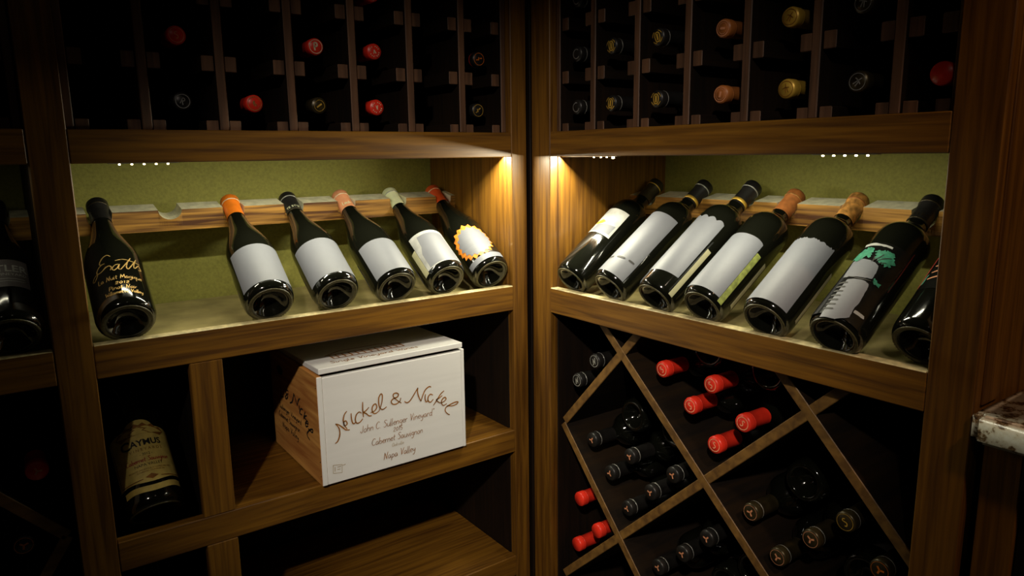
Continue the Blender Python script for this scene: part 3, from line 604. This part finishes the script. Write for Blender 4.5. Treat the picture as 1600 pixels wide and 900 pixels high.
[ink(l6, 'tree_branch', [q_], .0013, 'ink_dark', .0014) for q_ in ([(.004, .104), (.009, .112), (.012, .120)], [(.009, .106), (.016, .115), (.022, .119)], [(.006, .104), (.004, .114)], [(.012, .103), (.020, .109)], [(-.010, .0725), (.004, .0705), (.018, .073)])]
for q in range(7): ink(l6, 'label_lines', [[(-.016+.001*q, .060-.008*q), (-.004+.001*q, .061-.008*q)]], .0032, 'ink_dark', .0011)
kk = font_tris('EY PA', .0075)
local_obj('capsule_lettering', ([Vector(((.0147)*math.cos((x+.004)/.0138), .0147*math.sin((x+.004)/.0138), .229+y)) for x, y in kk[0]], kk[1]), 'cap_bronze', r6, False)
r7 = rb(.6985, .028, 34.2, .004, 'bottle with dark picture label, half hidden behind the right post', 'cap_black', ringmat='cap_bronze')
l7 = rect_label(r7, 'label', -.030, .040, .062, .150, 'label_dark')
ink(l7, 'label_lines', [[(-.020, .080+.012*q), (.0, .084+.012*q), (.018, .082+.012*q)] for q in range(5)], .003, 'cap_peach', .0010)
ink(l7, 'label_edge', [[(-.027, .066), (-.028, .105), (-.027, .145)]], .003, 'ink_red', .0011); patch(l7, 'label_mark', [(-.026, .070), (-.022, .072), (-.021, .090), (-.025, .088)], 'tree_green', .0012)
# rack beyond the left post -------------------------------------------------
bf = bottle(label='dark bottle with a grey label reading TLER, cut by the left edge', spec='burgundy', base=W('L', .8156, .006, -.2576), axis=axis('L', 34, 0), capmat='cap_black', ringmat='cap_bronze', group='bottles tilted on the far-left shelf')
lf = rect_label(bf, 'label', -.040, .030, .055, .108, 'label_mauve'); type_(lf, 'lettering', 'TLER', .018, .010, .084, 'label_grey', .0008, .9, .0003)
type_(lf, 'lettering', 'VINEYARD', .0070, .010, .076, 'label_grey', .0008)
ink(lf, 'label_lines', [[(-.034, .070), (.024, .070)], [(-.034, .0655), (.024, .0655)]], .0010, 'label_grey', .0008)
# narrow cells -------------------------------------------------------------
def caymus(z, lab):
    r = bottle(label=lab, spec='wide', base=W('L', .6730, .034, z), axis=axis('L', 46.5, -.05), capmat='cap_black', group='cream-labelled bottles in the narrow cells')
    T = lambda q: .112+.011*max(0, math.cos((q-.5)*math.pi))**.5+.012*max(0, 1-((q-.5)/.2)**2)**.5
    l = rect_label(r, 'label', -.050, .050, .036, .13, 'label_cream', top=T, bot=lambda q: .036-.0020*math.cos((q-.5)*6.28*1.5))
    pts = [(-.036, .112)]+[(-.036+.072*i/12, .1125+.013*math.sin(math.pi*i/12)+(.004 if i % 2 else 0)) for i in range(1, 12)]+[(.036, .112), (.028, .106), (.016, .1105), (0, .111), (-.018, .1095), (-.028, .105)]
    patch(l, 'grape_print', pts, 'ink_brown', .0007, 2)
    V, F = font_tris('AYMUS', .0135, .0004); f = cylf(r['R'], .0008)
    V2, F2 = font_tris('C', .0195, .0006); V = [(x+.004, y) for x, y in V]; V2 = [(x-.0245, y-.002) for x, y in V2]
    n = len(V); local_obj('lettering', ([f(x, .0925+y) for x, y in V+V2], F+[tuple(i+n for i in t) for t in F2]), 'ink_dark', l, False)
    type_(l, 'lettering', 'V I N E Y A R D S', .0062, .002, .0840, 'ink_brown', .0008); type_(l, 'lettering', '- 2012 -', .0055, 0, .0765, 'ink_dark', .0008)
    ink(l, 'script', hand('Cabernet Sauvignon', -.030, .0665, .031, .0075), .0010, 'ink_red', .0008, 2)
    type_(l, 'lettering', 'NAPA VALLEY', .0062, 0, .0595, 'ink_dark', .0008)
    type_(l, 'small_print', 'PRODUCED AND BOTTLED BY CAYMUS VINEYARDS', .0030, .001, .0535, 'ink_brown', .0008, .85); type_(l, 'small_print', 'RUTHERFORD, CALIFORNIA, USA', .0030, .001, .0500, 'ink_brown', .0008, .85)
    patch(l, 'diamond', [(-.009, .042), (0, .0462), (.009, .042), (0, .0378)], 'ink_brown', .0008, 1)
    [ink(l, 'border', [q_], .0016, 'ink_brown', .0007) for q_ in ([(-.046, .110), (-.0465, .07), (-.046, .040)], [(.046, .110), (.0465, .07), (.046, .040)], [(-.045, .0395), (-.012, .0405)], [(.012, .0405), (.045, .0395)])]
    rect_label(r, 'lower_label', -.043, .043, .021, .030, 'label_cream', top=lambda q: .030-.0015*math.cos((q-.5)*6.28*1.5), bot=lambda q: .021-.0015*math.cos((q-.5)*6.28*1.5))
    return r
caymus(-.5525, 'wide bottle with cream grape-vine label leaning in the narrow cell below the shelf')
caymus(-.8200, 'cream-labelled bottle in the lowest narrow cell, only its label top in view')
# bottles lying in the upper racks ------------------------------------------
def lying(side, s, z, d, spec, lab, cap, emb=None, emat='gold_print', group='', roll=0, ring=None, outward=True):
    L_ = SPEC[spec][2]
    v = Vector((0, -1, 0)) if side == 'L' else Vector((-1, 0, 0))
    if outward: base = W(side, s, d+L_, z); a = v
    else: base = W(side, s, d, z); a = -v
    return bottle(lab, spec, base, a, cap, roll=roll, emblem=emb, emat=emat, group=group, capline=cap is not None, ringmat=ring)
RT = ringed(.0128, .0009)
def lat(tab, side, grp, mids):
    for s, row, d, cap, emb, emat, ring, roll, lab in tab: lying(side, s, .0140+.0883*row+.0262, d, 'cellar', lab, cap, emb, emat, grp, roll, ring)
e_R = ringed(.0115, .0012)+letter('R', .011, .0014); e_P = ringed(.0125, .0012)+letter('P', .0145, .0032)
e_A = ticks(.0088, 16, .0024, .0014)+letter('A', .0085, .0016)
e_G = ringed(.0122, .0008)+letter('C', .009, .0012)+letter('A', .008, .0010); e_V = ticks(.0088, 16, .0024, .0014)+letter('V', .0085, .0016)
e_bar = ringed(.0128, .0009)+[([[(-.007, .004), (-.003, .001)], [(-.003, -.001), (.002, .0035)], [(.002, .0), (.007, -.004)]], .0022)]
e_hex = [([[(-.006, .009), (.006, .009), (.0105, 0), (.006, -.009), (-.006, -.009), (-.0105, 0), (-.006, .009)]], .0007), ([[(-.006, 0), (6e-3, 0)]], .003)]
e_crest = [([[(-.004, -.008), (-.006, .002), (-.003, .008), (.003, .008), (.006, .002), (.004, -.008), (-.004, -.008)]], .0022), ([[(0, -.006), (0, .006)]], .004)]+[([circ(.0118, 6, .3, 1.2), circ(.0118, 6, 2.0, 2.9), circ(.0118, 6, 3.6, 4.4), circ(.0118, 6, 5.0, 5.9)], .0013)]
e_ring = [([circ(.0095, 14, .6, 5.4)], .0014)]
e_orn = ringed(.0125, .0014)+[([circ(.0092, 16)], .0007), ([[(-.005, .001), (.005, -.001)]], .004)]
e_leaf = ringed(.0120, .0010)+[([[(-.006, -.004), (0, .001), (.006, .006)], [(-.004, .005), (.001, .002), (.005, -.003)], [(-.002, -.007), (.002, 0)]], .0016)]
GU1 = 'bottles lying in the upper left rack'; GU2 = 'bottles lying in the upper right rack'
LM = [.0838, .1838, .2838, .3838, .4838, .5838]
lat([(.5838, 1, .032, 'cap_red', ringed(.0120, .0008)+letter('S', .011, .0012), 'cap_redprint', 'cap_red', .3, 'plain red capsule bottle highest in the second column of the upper left rack'),
     (.5838, 0, .031, 'cap_black', e_R, 'silver_print', 'cap_black', -.5, 'black capsule bottle with ringed letter R, lower left of the upper rack'),
     (.4838, 0, .036, 'cap_red', e_G, 'gold_print', 'cap_red', .4, 'red capsule bottle with gilt ringed monogram in the upper left rack'),
     (.3838, 1, .038, 'cap_red', e_P, 'cap_line', 'cap_red', .1, 'red capsule bottle with a pale letter P'),
     (.3838, 0, .038, 'cap_bronze', e_hex, 'cap_gold', 'cap_bronze', .6, 'dark bronze capsule bottle with hexagon mark'),
     (.2838, 2, .040, 'cap_red', e_A, 'cap_line', 'cap_red', 0, 'red capsule bottle cut by the top edge of the picture'),
     (.2838, 1, .042, 'cap_red', e_A, 'cap_line', 'cap_red', .2, 'red capsule bottle with letter A in a dotted ring'),
     (.2838, 0, .042, 'cap_red', e_V, 'cap_line', 'cap_red', .2, 'red capsule bottle with letter V in a dotted ring'),
     (.1838, 1, .095, 'cap_black', None, None, 'cap_black', 0, 'black capsule bottle pushed deep into its upper cell, catching a thin glint'),
     (.0850, 1, .036, 'cap_black', e_bar, 'cap_orange', 'cap_red', .8, 'red-rimmed black capsule bottle in the cell by the corner post'),
     (.0850, 0, .042, 'cap_black', e_bar, 'cap_gold', 'cap_black', 1.2, 'small black capsule bottle with gilt bar in the bottom corner cell')], 'L', GU1, LM)
lat([(.1043, 1, .023, 'cap_black', e_ring, 'silver_print', 'cap_silver', .3, 'black capsule bottle with broken silver ring, upper of two by the corner'),
     (.1043, 0, .023, 'cap_black', e_ring, 'silver_print', 'cap_silver', .6, 'black capsule bottle with broken silver ring, lower of two by the corner'),
     (.1043, 2, .023, 'cap_black', e_ring, 'silver_print', 'cap_silver', .1, 'black capsule bottle at the very top beside the corner post'),
     (.2043, 1, .009, 'cap_black', e_crest, 'cap_gold', 'cap_silver', .1, 'black capsule bottle with gold crest, upper one in the second right column'),
     (.2043, 0, .009, 'cap_black', e_crest, 'cap_gold', 'cap_silver', -.1, 'black capsule bottle with gold crest, lower one in the second right column'),
     (.3043, 1, .007, 'cap_black', e_crest, 'cap_gold', 'cap_silver', .3, 'black capsule bottle with gold crest, upper one in the third right column'),
     (.3043, 0, .007, 'cap_black', e_crest, 'cap_gold', 'cap_silver', .0, 'black capsule bottle with gold crest, lower one in the third right column'),
     (.4043, 1, .029, 'cap_amber', e_orn, 'cap_peach', 'cap_tan', .1, 'amber-brown capsule bottle with ringed badge, upper of the pair'),
     (.4043, 0, .029, 'cap_amber', e_orn, 'cap_peach', 'cap_tan', 1.5, 'amber-brown capsule bottle with ringed badge, lower of the pair'),
     (.5043, 1, .034, 'cap_gold', e_leaf, 'ink_brown', 'cap_gold', .2, 'yellow gold capsule bottle, upper of the pair'),
     (.5043, 0, .034, 'cap_gold', e_leaf, 'ink_brown', 'cap_gold', .9, 'yellow gold capsule bottle, lower of the pair'),
     (.6043, 1, .025, 'cap_bronze', e_leaf, 'silver_print', 'cap_bronze', .5, 'dark capsule bottle with silver leaf, cut by the top edge'),
     (.6043, 0, .025, 'cap_bronze', e_leaf, 'silver_print', 'cap_bronze', -.2, 'dark capsule bottle with silver leaf, lower one near the right post'),
     (.7000, 0, .018, 'cap_red', None, None, 'cap_silver', 0, 'dim red capsule bottle right beside the right post')], 'R', GU2, LM)
# bottles in the diamond bins -------------------------------------------------
e_N = letter('N', .014, .0022)+ringed(.0118, .0012); e_sw = ringed(.0108, .0014)+letter('S', .011, .0018)
def binb(side, s, z, lab, cap, emb, emat, grp, ring, roll=0, d=.034, lbl=None, out=True):
    r = lying(side, s, z, d, 'bin', lab, cap if out else 'cap_black', emb if out else None, emat, grp, roll, ring, out)
    rect_label(r, 'label', -.042, .042, .035, .120, lbl or 'label_mauve'); return r
for s, z, lab in ((.0961, -.4566, 'silver capsule bottle with letter N, lower left of the two in the corner bin'), (.1433, -.4083, 'silver capsule bottle with letter N, upper right of the two in the corner bin')):
    binb('R', s, z, lab, 'cap_black', e_N, 'cap_silver', 'silver capsule bottles in the corner bin', 'cap_silver', .3)
rows = ['topmost left', 'top middle', 'second-row left', 'top right', 'second-row right', 'lowest']
for (s, z), q in zip(((.1382, -.561), (.2359, -.5597), (.1869, -.6089), (.3337, -.5578), (.2857, -.6073), (.2319, -.6591)), rows):
    binb('R', s, z, 'black capsule bottle with orange three-point mark, %s of the left diamond bin' % q, 'cap_black', TRI, 'cap_peach', 'orange-marked bottles in the left diamond bin', 'cap_silver', rnd.uniform(-1, 1))
for (s, z), q in zip(((.190, -.5105), (.2890, -.5090)), ('left', 'right')):
    binb('R', s, z, 'bottle laid base outwards above the orange-marked ones, %s one' % q, None, None, None, 'bottles lying base outwards in the bins', None, 0, .085, None, False)
for (s, z), q in zip(((.3055, -.3849), (.4034, -.3856), (.3657, -.4299), (.4632, -.4285), (.415, -.4784)), ('uppermost left', 'uppermost right', 'middle left', 'middle right', 'lowest')):
    binb('R', s, z, 'bright red capsule bottle in the top diamond bin, %s of the five' % q, 'cap_red', e_sw, 'cap_redprint', 'red capsule bottles in the top diamond bin', 'cap_red', rnd.uniform(-1, 1), .034, 'label_cream')
binb('R', .3540, -.3500, 'bottle laid base outwards under the shelf lip between two red capsules', None, None, None, 'bottles lying base outwards in the bins', None, 0, .085, None, False)
binb('R', .4640, -.3600, 'bottle laid base outwards in the right corner of the top bin', None, None, None, 'bottles lying base outwards in the bins', None, 0, .085, None, False)
for (s, z), q in zip(((.1013, -.6948), (.1510, -.7397), (.0943, -.7937)), ('highest', 'middle', 'lowest')):
    binb('R', s, z, 'red capsule bottle beside the corner post in the low left bin, %s' % q, 'cap_red', None, None, 'red capsule bottles in the low left bin', 'cap_red', 0, .036, 'label_cream')
for (s, z), q in zip(((.3074, -.7364), (.3591, -.6866), (.4066, -.6374)), ('leftmost', 'middle', 'rightmost')):
    binb('R', s, z, 'black capsule bottle with orange mark in the bottom bin, %s of the three' % q, 'cap_black', TRI, 'cap_peach', 'orange-marked bottles in the bottom bin', 'cap_silver', rnd.uniform(-1, 1))
binb('R', .4570, -.6870, 'bottle laid base outwards in the bottom bin', None, None, None, 'bottles lying base outwards in the bins', None, 0, .085, None, False)
binb('R', .4070, -.7370, 'lowest bottle laid base outwards in the bottom bin', None, None, None, 'bottles lying base outwards in the bins', None, 0, .085, None, False)
for (s, z, em, mt_), q in zip(((.4839, -.5601, TRI, 'cap_peach'), (.5801, -.5591, TRI, 'cap_peach'), (.5318, -.6091, TRI, 'cap_peach'), (.6258, -.5137, letter('S', .012, .0016), 'cap_gold'), (.6746, -.5579, TRI, 'cap_orange')), ('leftmost', 'middle', 'lowest', 'gilt-lettered', 'rightmost')):
    binb('R', s, z, 'bronze capsule bottle in the right diamond bin, %s' % q, 'cap_bronze', em+ringed(.0125, .0006), mt_, 'bronze capsule bottles in the right diamond bin', 'cap_silver', rnd.uniform(-1, 1))
binb('R', .5330, -.5090, 'bottle laid base outwards in the right diamond bin', None, None, None, 'bottles lying base outwards in the bins', None, 0, .085, None, False)
binb('R', .6290, -.6090, 'bottle laid base outwards low in the right diamond bin', None, None, None, 'bottles lying base outwards in the bins', None, 0, .085, None, False)
GF = 'bottles in the far-left bins'
binb('L', .8090, -.4483, 'dull red capsule bottle beyond the left post', 'cap_red', TRI, 'cap_redprint', GF, 'cap_red', .5)
binb('L', .8354, -.5478, 'dark capsule bottle with red mark, below the dull red one', 'cap_black', TRI+ringed(.0122, .0009), 'cap_amber', GF, 'cap_black', .9)
# ------------------------------------------------------------------ the wine crate
x0, x1, yf, yb, zb, zt = -.4340, -.1590, -.0080, .2270, -.5662+Z0, -.3810+Z0
BXO = thing('wine_crate', 'pale wooden wine crate with brown script on its front', 'crate', ((x0+x1)/2, (yf+yb)/2, zb))
def pbox(name, p0, p1, mat, parent=BXO, bev=.0008): return from_bm(name, bm_box(p0, p1, bev), mat, parent)
fp = pbox('front_board', (x0+.0095, yf, zb+.0005), (x1-.0065, yf+.010, zt-.003), 'pale_x')
sp = pbox('side_board', (x0, yf, zb), (x0+.0090, yb, zt), 'pine_y')
pbox('side_board', (x1-.0062, yf, zb), (x1, yb, zt), 'pale_z')
pbox('back_board', (x0+.0095, yb-.009, zb+.0005), (x1-.0065, yb, zt-.003), 'pine_x')
pbox('bottom_board', (x0+.0095, yf+.0105, zb+.0005), (x1-.0065, yb-.0095, zb+.009), 'pine_x')
pbox('corner_batten', (x0+.0003, yf-.0008, zb+.0005), (x0+.0088, yf+.0010, zt-.0005), 'pale_z')
ld = pbox('lid', (x0+.0040, yf-.0010, zt+.0003), (x1-.0035, yb, zt+.0095), 'pale_x')
for v in ld.data.vertices: v.co.z += .0030*(1-(v.co.y+parent_origin(BXO).y-yf)/(yb-yf))
ff = lambda u, v: Vector((u, yf-.0005, v+Z0))
def flat(name, VF, mat, parent): return mesh_obj(name, VF[0], VF[1], mat, parent, recalc=False)
flat('script', ribbons(BOX, .0023, ff, 5), 'ink_brown', fp)
flat('stamp', ribbons(STAMP, .0008, ff, 1, False), 'ink_tan', fp)
for tx_, a, y, b_, h, mt_, wd in (('John C. Sullenger Vineyard"', -.3651, -.4910, -.2241, .0125, 'ink_brown', .0010), ('2015', -.3053, -.5030, -.2871, .0085, 'ink_brown', .0009), ('Cabernet Sauvignon', -.3457, -.5185, -.2481, .0120, 'ink_brown', .0010), ('Oakville', -.3087, -.5295, -.2856, .0065, 'ink_tan', .0005), ('Napa Valley', -.3253, -.5485, -.2638, .0125, 'ink_brown', .0011)):
    flat('lettering', ribbons(hand(tx_, a, y, b_, h), wd, ff, 2), mt_, fp)
fs = lambda u, v: Vector((x0-.0005, u, v+Z0))
flat('script', ribbons(SIDE, .0034, fs, 4), 'ink_dark', sp)
for tx_, a, y, b_, h in (('Sullenger Vineyard', .190, -.4860, .075, .010), ('Cabernet Sauvignon', .195, -.5030, .085, .010), ('Napa Valley', .180, -.5200, .095, .011)):
    flat('lettering', ribbons(hand(tx_, a, y, b_, h), .0015, fs, 2), 'ink_dark', sp)
V, F = [], []
pl_ = [(.1730+.0160*math.cos(6.2832*i/24), -.4120+.0085*math.sin(6.2832*i/24)) for i in range(24)]
flat('hand_hole', ([fs(*p) for p in pl_], [tuple(range(24))]), 'ink_dark', sp)
for y_, z_ in ((-.0040, -.525), (-.0040, -.550), (-.0040, -.40)): pbox('nail', (x0-.0006, y_-.0008, z_+Z0-.0008), (x0, y_+.0008, z_+Z0+.0008), 'ink_dark', sp, 0)
ft = lambda u, v: Vector((u, v, zt+.0100+.0030*(1-(v-yf)/(yb-yf))))
flat('lettering', ribbons(hand('Single Vineyard Wines', -.4010, .0105, -.2400, .0130), .0014, ft, 2), 'ink_brown', ld)
flat('building_print', ribbons([[(-.385, .036), (-.255, .036)], [(-.385, .036), (-.385, .060)], [(-.255, .036), (-.255, .060)], [(-.392, .060), (-.248, .060)], [(-.392, .060), (-.360, .078), (-.290, .078), (-.248, .060)]]+[[(-.375+.012*i, .037), (-.375+.012*i, .058)] for i in range(10)]+[[(-.385, .048), (-.255, .048)]], .0026, ft, 1, False), 'ink_brown', ld)
# ------------------------------------------------------------------ granite counter and its cabinet
def slab():
    bm = bm_box((-.014, -1.55, -.3415+Z0), (.340, -.7730, -.3105+Z0), 0)
    ed = [e_ for e_ in bm.edges if all(abs(v.co.x+.014) < 1e-5 and abs(v.co.y+.7730) < 1e-5 for v in e_.verts)]
    bmesh.ops.bevel(bm, geom=ed, offset=.010, segments=5, affect='EDGES')
    ed = [e_ for e_ in bm.edges if abs(e_.verts[0].co.z-e_.verts[1].co.z) < 1e-6]
    bmesh.ops.bevel(bm, geom=ed, offset=.006, segments=3, affect='EDGES', clamp_overlap=True)
    return bm
o = from_bm('countertop', slab(), 'granite', None, True); o['label'] = 'speckled beige granite countertop with rounded edge beside the right post'; o['category'] = 'countertop'
CB = thing('base_cabinet', 'dark brown base cabinet under the granite countertop', 'cabinet', (.16, -1.16, 0))
pbox('stile', (.006, -.8190, 0), (.026, -.7830, -.3420+Z0), 'walnut_z', CB); pbox('stile', (.006, -1.545, 0), (.026, -1.500, -.3420+Z0), 'walnut_z', CB)
pbox('body', (.0265, -1.545, .01), (.335, -.7830, -.3425+Z0), 'inner_z', CB)
pbox('top_rail', (.006, -1.4995, -.385+Z0), (.026, -.8195, -.3420+Z0), 'inner_y', CB); pbox('toe_board', (.012, -1.4995, 0), (.026, -.8195, .09), 'inner_y', CB)
dr = pbox('door', (.012, -1.4985, .095), (.026, -.8205, -.3865+Z0), 'inner_z', CB); pbox('handle', (-.006, -.862, .60), (.0115, -.852, .70), 'lamp_metal', dr)
# ------------------------------------------------------------------ added, unseen ceiling lamps housing the two spots

for LAMP, lab in ((LAMP, 'added unseen ceiling lamp aimed at the corner'), (LAMP2, 'added unseen ceiling lamp aimed at the granite counter')):
    LP = thing('ceiling_lamp', lab, 'lamp', (LAMP[0], LAMP[1], 2.4)); n = 32
    V = [(LAMP[0]+r*math.cos(6.2832*i/n), LAMP[1]+r*math.sin(6.2832*i/n), z) for r, z in ((.055, 2.3998), (.085, 2.3998), (.085, 2.385), (.055, 2.385)) for i in range(n)]
    F = [(k*n+i, k*n+(i+1) % n, ((k+1) % 4)*n+(i+1) % n, ((k+1) % 4)*n+i) for k in range(4) for i in range(n)]
    mesh_obj('trim_ring', V, F, 'lamp_metal', LP, True)
    V = [(LAMP[0]+.054*math.cos(6.2832*i/32), LAMP[1]+.054*math.sin(6.2832*i/32), 2.396) for i in range(32)]; mesh_obj('lens', V, [tuple(range(32))], 'lamp_glow', LP, recalc=False)
for o in bpy.data.objects:
    if 'R' in o.keys(): del o['R']
